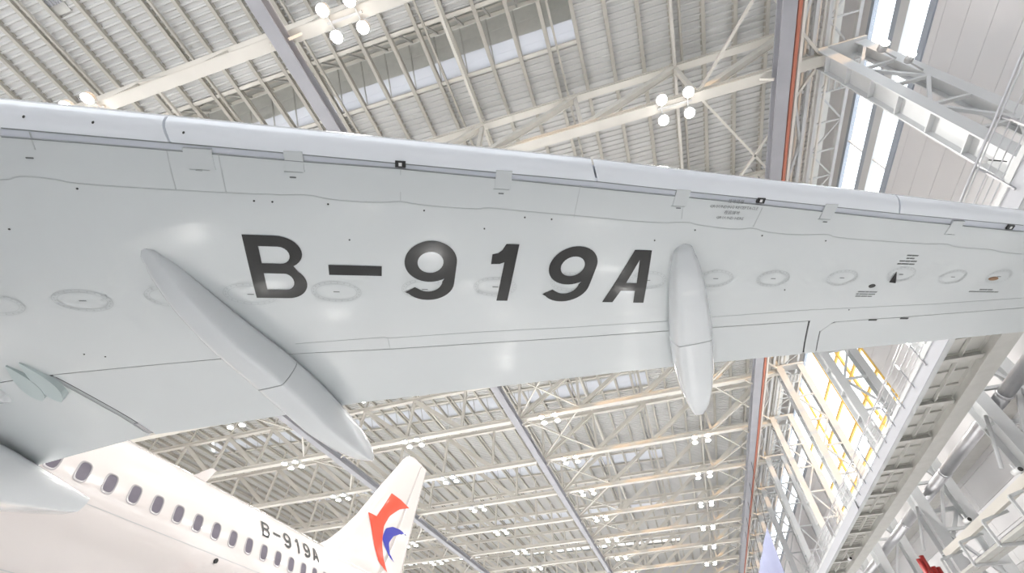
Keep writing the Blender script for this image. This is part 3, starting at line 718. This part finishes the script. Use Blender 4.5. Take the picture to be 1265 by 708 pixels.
# placards too small to read: rows of short stencil dashes
def dashes(cx, cy, widths, h):
    for k, row in enumerate(widths):
        x = -sum(row)/2-.008*(len(row)-1)/2
        for w_ in row:
            q = Vector((cx, cy))+u_*(x+w_/2)+v_*(1.0*h*(len(widths)/2-k)); plate('stencil_mark', q.x, q.y, w_, h*.42, M['inkgrey'], dz=.003, th=.002); x += w_+.008
dashes(2.815, 3.60, [(.05, .07), (.03, .05), (.06, .05, .07), (.04, .08, .06)], .034)
dashes(2.479, 3.955, [(.08, .04, .09), (.03, .10, .08), (.06, .07, .05)], .032)
dashes(3.83, 4.45, [(.10, .06), (.09, .12, .10, .05)], .032)

# ---- flap track fairings
def fairing(name, X0, sts, label, split, m=M['fair'], lean=0.0):
    """sts: (y, half width, bottom z, top z); flattened bottom with a soft chine on each side"""
    def build(ss, nm, parent):
        b = MB()
        for (y, hw, zb, zt) in ss:
            zm = zb+(zt-zb)*.62
            h = zm-zb; up_h = zt-zm
            sec = [(hw, 0), (hw*.97, -h*.3), (hw*.90, -h*.6), (hw*.80, -h*.84), (hw*.73, -h*.95), (hw*.64, -h*.995), (hw*.4, -h), (0, -h*1.01)]
            sec = sec+[(-p, q) for p, q in sec[-2::-1]]
            top = [(hw*math.cos(math.pi*k/14), up_h*math.sin(math.pi*k/14)) for k in range(1, 14)]
            sec = sec+[(-p, q) for p, q in top]
            n = len(sec)
            for p, q in sec: b.v.append((X0+lean*(y-sts[0][0])+p, y, zm+q))
        for j in range(len(ss)-1):
            for i in range(n): b.f.append((j*n+i, j*n+(i+1) % n, (j+1)*n+(i+1) % n, (j+1)*n+i))
        b.f += [tuple(range(n)), tuple(range((len(ss)-1)*n, len(ss)*n))]
        o = b.build(nm, m, parent, True); me = o.data
        bm = bmesh.new(); bm.from_mesh(me)
        for e in bm.edges:
            if len(e.link_faces) == 2 and e.calc_face_angle(0) > .8: e.smooth = False
        bm.to_mesh(me); bm.free()
        return o
    # refine stations
    ref = []
    ys = [s[0] for s in sts]
    fns = [curve([(s[0], s[k]) for s in sts]) for k in (1, 2, 3)]
    N = 44
    raw = [ys[0]+(ys[-1]-ys[0])*(1-math.cos(math.pi*i/N))/2 for i in range(N+1)]
    def sm(fn, y): 
        d = .10; return (fn(max(ys[0], y-d))+2*fn(y)+fn(min(ys[-1], y+d)))/4 if ys[0]+d < y < ys[-1]-d else fn(y)
    allst = [(y, sm(fns[0], y), sm(fns[1], y), sm(fns[2], y)) for y in raw]
    front = [s for s in allst if s[0] < split-.012]+[(split-.012, sm(fns[0], split), sm(fns[1], split), sm(fns[2], split))]
    aft = [(split, sm(fns[0], split), sm(fns[1], split), sm(fns[2], split))]+[s for s in allst if s[0] > split+.02]
    t = build(front, name, plane)
    t['label'] = label
    build(aft, 'aft_cone', t)
    mid = [(split-.012, s_*.985+0, zb+.006, zt) for (_, s_, zb, zt) in (aft[0],)]+[(split, aft[0][1]*.985, aft[0][2]+.006, aft[0][3])]
    o = build(mid, 'joint', t); o.data.materials.clear(); o.data.materials.append(M['seam'])
    return t
def fst(X0, ytab):
    return [(y, hw, wl(X0, y)-d if y < fTE(X0) else wl(X0, fTE(X0))-d, (wl(X0, y)+.05) if y < fTE(X0)-.1 else wl(X0, fTE(X0))+up) for (y, hw, d, up) in ytab]
fairing('flap_fairing', -3.31, fst(-3.31, [(1.09, .025, .0, 0), (1.13, .065, .03, 0), (1.30, .11, .09, 0), (1.6, .145, .165, 0), (2.0, .165, .24, 0), (2.5, .19, .28, 0), (3.0, .20, .31, .05), (3.4, .19, .32, .04), (3.8, .155, .30, .02), (4.1, .105, .26, -.02), (4.3, .05, .21, -.08), (4.38, .012, .17, -.12)]), 'long grey flap fairing left of the registration', 2.62)
fairing('flap_fairing', .65, fst(.65, [(2.56, .03, .0, 0), (2.60, .08, .05, 0), (2.75, .125, .11, 0), (3.0, .165, .17, 0), (3.4, .205, .22, 0), (3.8, .225, .25, 0), (4.2, .22, .27, .05), (4.6, .19, .27, .03), (4.9, .145, .25, .0), (5.15, .09, .21, -.05), (5.27, .02, .16, -.1)]), 'grey flap fairing right of the letter A', 3.72)
fairing('flap_fairing', -6.85, fst(-6.85, [(-.2, .03, .0, 0), (0, .14, .12, 0), (.6, .30, .32, 0), (1.2, .40, .44, 0), (1.9, .46, .50, 0), (2.6, .44, .48, 0), (3.1, .36, .40, .02), (3.5, .26, .30, -.03), (3.72, .20, .24, -.05)]), 'large glossy inboard flap fairing at the lower left, in front of the cabin windows', 1.5)
fairing('hinge_fairing', -5.86, fst(-5.86, [(1.68, .02, .0, 0), (1.71, .09, .04, 0), (1.82, .13, .07, 0), (1.95, .11, .07, 0), (2.06, .05, .05, 0), (2.1, .02, .02, 0)]), 'small glossy hinge fairing beside the leaf shaped blades', 1.75)
# small leaf-shaped hinge blades at the inboard flap hinge
for (x0, y0, x1, y1) in ((-5.36, 1.70, -5.50, 2.16), (-5.23, 1.71, -5.38, 2.24)):
    b = MB(); n = 14; dx, dy = x1-x0, y1-y0; L = math.hypot(dx, dy)
    for i in range(n+1):
        t_ = i/n; hw = .075*(math.sin(math.pi*min(1, t_**1.5))**.6 if t_ < 1 else 0)+.002
        cx, cy = x0+dx*t_, y0+dy*t_
        for s_ in (-1, 1):
            xx, yy_ = cx-s_*dy/L*hw, cy+s_*dx/L*hw
            b.v += [(xx, yy_, wl(xx, yy_)-.012-.06*t_), (xx, yy_, wl(xx, yy_)+.01)]
    for i in range(n):
        k = 4*i; b.f += [(k, k+4, k+6, k+2), (k+1, k+3, k+7, k+5), (k, k+1, k+5, k+4), (k+2, k+6, k+7, k+3)]
    b.f += [(0, 2, 3, 1), (4*n, 4*n+1, 4*n+3, 4*n+2)]
    b.build('hinge_blade', M['leaf'], plane)

# ---- fuselage
FX, FZ, FR = -12.04, 3.38, 1.98
def fus_sec(y):
    """(radius, centre z) along the body"""
    if y < -8.5: 
        q = max(0.0, 1-((-8.5-y)/6.2)**2)**.62 if y > -14.7 else 0; return FR*q+.01, FZ-.35*(1-q)
    if y < 11.5: return FR, FZ
    q = min(1, (y-11.5)/11.5); r = FR*(1-q**1.35*.86)
    return r, FZ+FR-r-.10*q
b = MB(); n = 128; ysn = [-14.69, -14.5, -14.1, -13.5, -12.5, -11.5, -10.3, -9.3, -8.5]+[-8.5+i for i in range(1, 20)]+[11.5+.6*i for i in range(20)]
for y in ysn:
    rr, zc = fus_sec(y)
    for i in range(n):
        a = 2*math.pi*i/n; b.v.append((FX+rr*math.cos(a), y, zc+rr*math.sin(a)))
for j in range(len(ysn)-1):
    for i in range(n): b.f.append((j*n+i, j*n+(i+1) % n, (j+1)*n+(i+1) % n, (j+1)*n+i))
b.f += [tuple(range(n)), tuple(range((len(ysn)-1)*n, len(ysn)*n))]
b.build('fuselage', M['fus'], plane, True)
def on_fus(y, ang, d=0.0):
    rr, zc = fus_sec(y); return Vector((FX+(rr+d)*math.cos(ang), y, zc+(rr+d)*math.sin(ang)))
aw = math.asin(.50/FR)
def window_meshes():
    def oval(w_, h_, n=24):
        out = []
        for i in range(n):
            a = 2*math.pi*i/n; c, s = math.cos(a), math.sin(a)
            out.append((w_/2*math.copysign(abs(c)**.62, c), h_/2*math.copysign(abs(s)**.62, s)))
        return out
    n = 24; A, B_ = oval(.27, .40), oval(.205, .325)
    b1 = MB()
    for y, z in A: b1.v.append(on_fus(y, aw+z/FR, .004))
    for y, z in B_: b1.v.append(on_fus(y, aw+z/FR, .010))
    for y, z in B_: b1.v.append(on_fus(y, aw+z/FR, .001))
    b1.f = [(i, (i+1) % n, (i+1) % n+n, i+n) for i in range(n)]+[(i+n, (i+1) % n+n, (i+1) % n+2*n, i+2*n) for i in range(n)]
    b2 = MB()
    for y, z in B_: b2.v.append(on_fus(y, aw+z/FR, .006))
    b2.v.append(tuple(on_fus(0, aw, .006))); b2.f = [(i, (i+1) % n, n) for i in range(n)]
    return b1.mesh('cabin_window', M['winframe'], True), b2.mesh('pane', M['glassdark'])
wf, wp = window_meshes()
for k in range(-8, 20):
    y = 5.27+.533*k
    if y > 12.9: break
    o = link('cabin_window', wf, plane); o.location = (0, y, 0); link('pane', wp, o)
    if y > 11.5: 
        rr, zc = fus_sec(y); o.location.x = (rr-FR)*math.cos(aw)+.0; o.location.z = (zc-FZ)+(rr-FR)*math.sin(aw)
# long skin seams
for a_, y0, y1 in ((aw-.23, 5.5, 14.0), (-.55, -6, 13)):
    b = MB()
    m_ = 40
    for i in range(m_+1):
        y = y0+(y1-y0)*i/m_
        b.v += [on_fus(y, a_, .002), on_fus(y, a_+.005, .002)]
    b.f = [(2*i, 2*i+1, 2*i+3, 2*i+2) for i in range(m_)]
    b.build('skin_seam', M['softseam'], plane)
b = MB().tube(on_fus(8.75, -.02, -.02), on_fus(8.75, -.02, .03), .05, 12).build('drain_port', M['blk'], plane)
# registration on the rear body
def fus_text(s, t):
    k = .735; y = 9.93+s*k; return on_fus(y, math.asin(.86/FR)+(t*k)/FR, .012)
for ch in ('B', '-', '9', '1', '9b', 'A'):
    lp, off = GL[ch]
    link('body_letter', glyph_mesh('body_letter', lp, off, fus_text, M['ink_flat'], 3), plane)
# blade antenna on the spine
b = MB(); rr, zc = fus_sec(8.0)
p = [(0, 0), (.40, 0), (.52, .38), (.36, .38)]
for dx in (-.02, .02):
    for y, z in p: b.v.append((FX+1.05+dx, 7.86+y, FZ+1.67+z*.9))
b.f = [(0, 1, 2, 3), (7, 6, 5, 4), (0, 1, 5, 4), (1, 2, 6, 5), (2, 3, 7, 6), (3, 0, 4, 7)]
b.build('blade_antenna', M['fus'], plane)
# belly fairing at the wing root
b = MB(); n = 32; ys2 = [-4.5+.375*i for i in range(21)]
for y in ys2:
    q = math.sin(math.pi*min(1, max(0, (y+4.5)/7.5)))**.5
    for i in range(n):
        a = math.pi+math.pi*i/(n-1); b.v.append((FX+(1.7+.75*q)*math.cos(a), y, FZ-.55+(1.0+.75*q)*math.sin(a)))
for j in range(len(ys2)-1):
    for i in range(n-1): b.f.append((j*n+i, j*n+i+1, (j+1)*n+i+1, (j+1)*n+i))
b.build('belly_fairing', M['fus'], plane, True)
# ---- fin with rudder and emblem
FIN = [(12.6, 5.20, 0), (13.6, 5.35, 0), (14.18, 5.49, 0), (14.6, 5.75, 0), (15.11, 6.23, 0), (15.81, 7.02, 0), (16.94, 8.64, 0), (18.38, 10.58, 0), (18.62, 10.82, 0), (18.90, 10.93, 0), (20.67, 11.02, 0), (20.70, 10.9, 0)]
LEF = [(5.2, 12.6), (5.35, 13.6), (5.49, 14.18), (5.75, 14.6), (6.23, 15.11), (7.02, 15.81), (8.64, 16.94), (10.58, 18.38), (10.80, 18.58), (10.95, 18.95)]
TEF = [(5.0, 19.9), (6.03, 20.0), (8.42, 20.29), (11.0, 20.66)]
def fin_part(nm, q0, q1, m):
    b = MB(); zs = [5.0, 5.2, 5.35, 5.49, 5.62, 5.75, 6.0, 6.23, 6.6, 7.02, 7.5, 8.1, 8.64, 9.3, 10., 10.58, 10.75, 10.85, 10.93]; K = 10
    for z in zs:
        l, t_ = lerp(LEF, z), lerp(TEF, z)
        for i in range(K+1):
            q = q0+(q1-q0)*i/K; th = .30*(1-.55*(z-5)/6)*(math.sqrt(max(q, 0))*(1-q)*1.75)+.008
            b.v += [(FX+th/2*1.6, l+(t_-l)*q, z), (FX-th/2*1.6, l+(t_-l)*q, z)]
    W = 2*(K+1)
    for j in range(len(zs)-1):
        for i in range(K):
            k = j*W+2*i; b.f += [(k, k+2, k+W+2, k+W), (k+1, k+W+1, k+W+3, k+3)]
        b.f += [(j*W, j*W+W, j*W+W+1, j*W+1), (j*W+W-2, j*W+W-1, j*W+2*W-1, j*W+2*W-2)]
    for j in (0, len(zs)-1):
        for i in range(K): k = j*W+2*i; b.f.append((k, k+1, k+3, k+2))
    return b.build(nm, m, plane, True)
fin_part('fin', 0, .70, M['fus']); fin_part('rudder', .702, 1, M['fus'])
def finx(y, z):
    l, t_ = lerp(LEF, z), lerp(TEF, z); q = min(1, max(0, (y-l)/(t_-l)))
    return FX+.8*(.30*(1-.55*(z-5)/6)*(math.sqrt(q)*(1-q)*1.75)+.008)
RED = [(16.38, 7.32), (16.99, 7.35), (17.74, 8.6), (18.6, 8.63), (19.54, 8.59), (18.67, 8.24), (17.96, 7.7), (17.66, 7.18), (17.79, 6.58), (18.18, 6.07), (18.7, 5.71), (18.41, 5.75), (17.81, 5.9), (17.23, 6.34), (16.75, 6.89)]
BLU = [(17.74, 6.84), (17.85, 7.16), (18.38, 7.39), (19.09, 7.49), (19.79, 7.47), (19.16, 7.33), (18.61, 7.07), (18.34, 6.74), (18.55, 6.4), (19.13, 6.18), (18.61, 6.26), (18.07, 6.5), (17.77, 6.69)]
def softloop(pts, sharp):
    out = []
    n = len(pts)
    for i, p in enumerate(pts):
        if i in sharp: out.append(p); continue
        a, c = pts[i-1], pts[(i+1) % n]
        out += [(p[0]*.75+a[0]*.25, p[1]*.75+a[1]*.25), (p[0]*.92+.04*(a[0]+c[0]), p[1]*.92+.04*(a[1]+c[1])), (p[0]*.75+c[0]*.25, p[1]*.75+c[1]*.25)]
    return out
for nm, lp, mm in (('emblem_red', softloop(RED, (0, 1, 2, 3, 4, 10)), 'red'), ('emblem_blue', softloop(BLU, (4, 9)), 'blue')):
    me = glyph_mesh(nm, [lp], 0, lambda y, z: Vector((finx(y, z)+.012, y, z)), M[mm], 5)
    o = link('emblem', me, plane); o['label'] = 'red swoosh of the tail emblem' if mm == 'red' else 'blue swoosh of the tail emblem'

# ------------------------------------------------------------------ put the floor at height zero
for o in list(C.objects):
    if o.parent is None and o.type != 'LIGHT' or (o.parent is None and o.type == 'LIGHT'):
        if o is camo: o.matrix_world = Matrix.Translation((0, 0, H0)) @ o.matrix_world
        else: o.location.z += H0
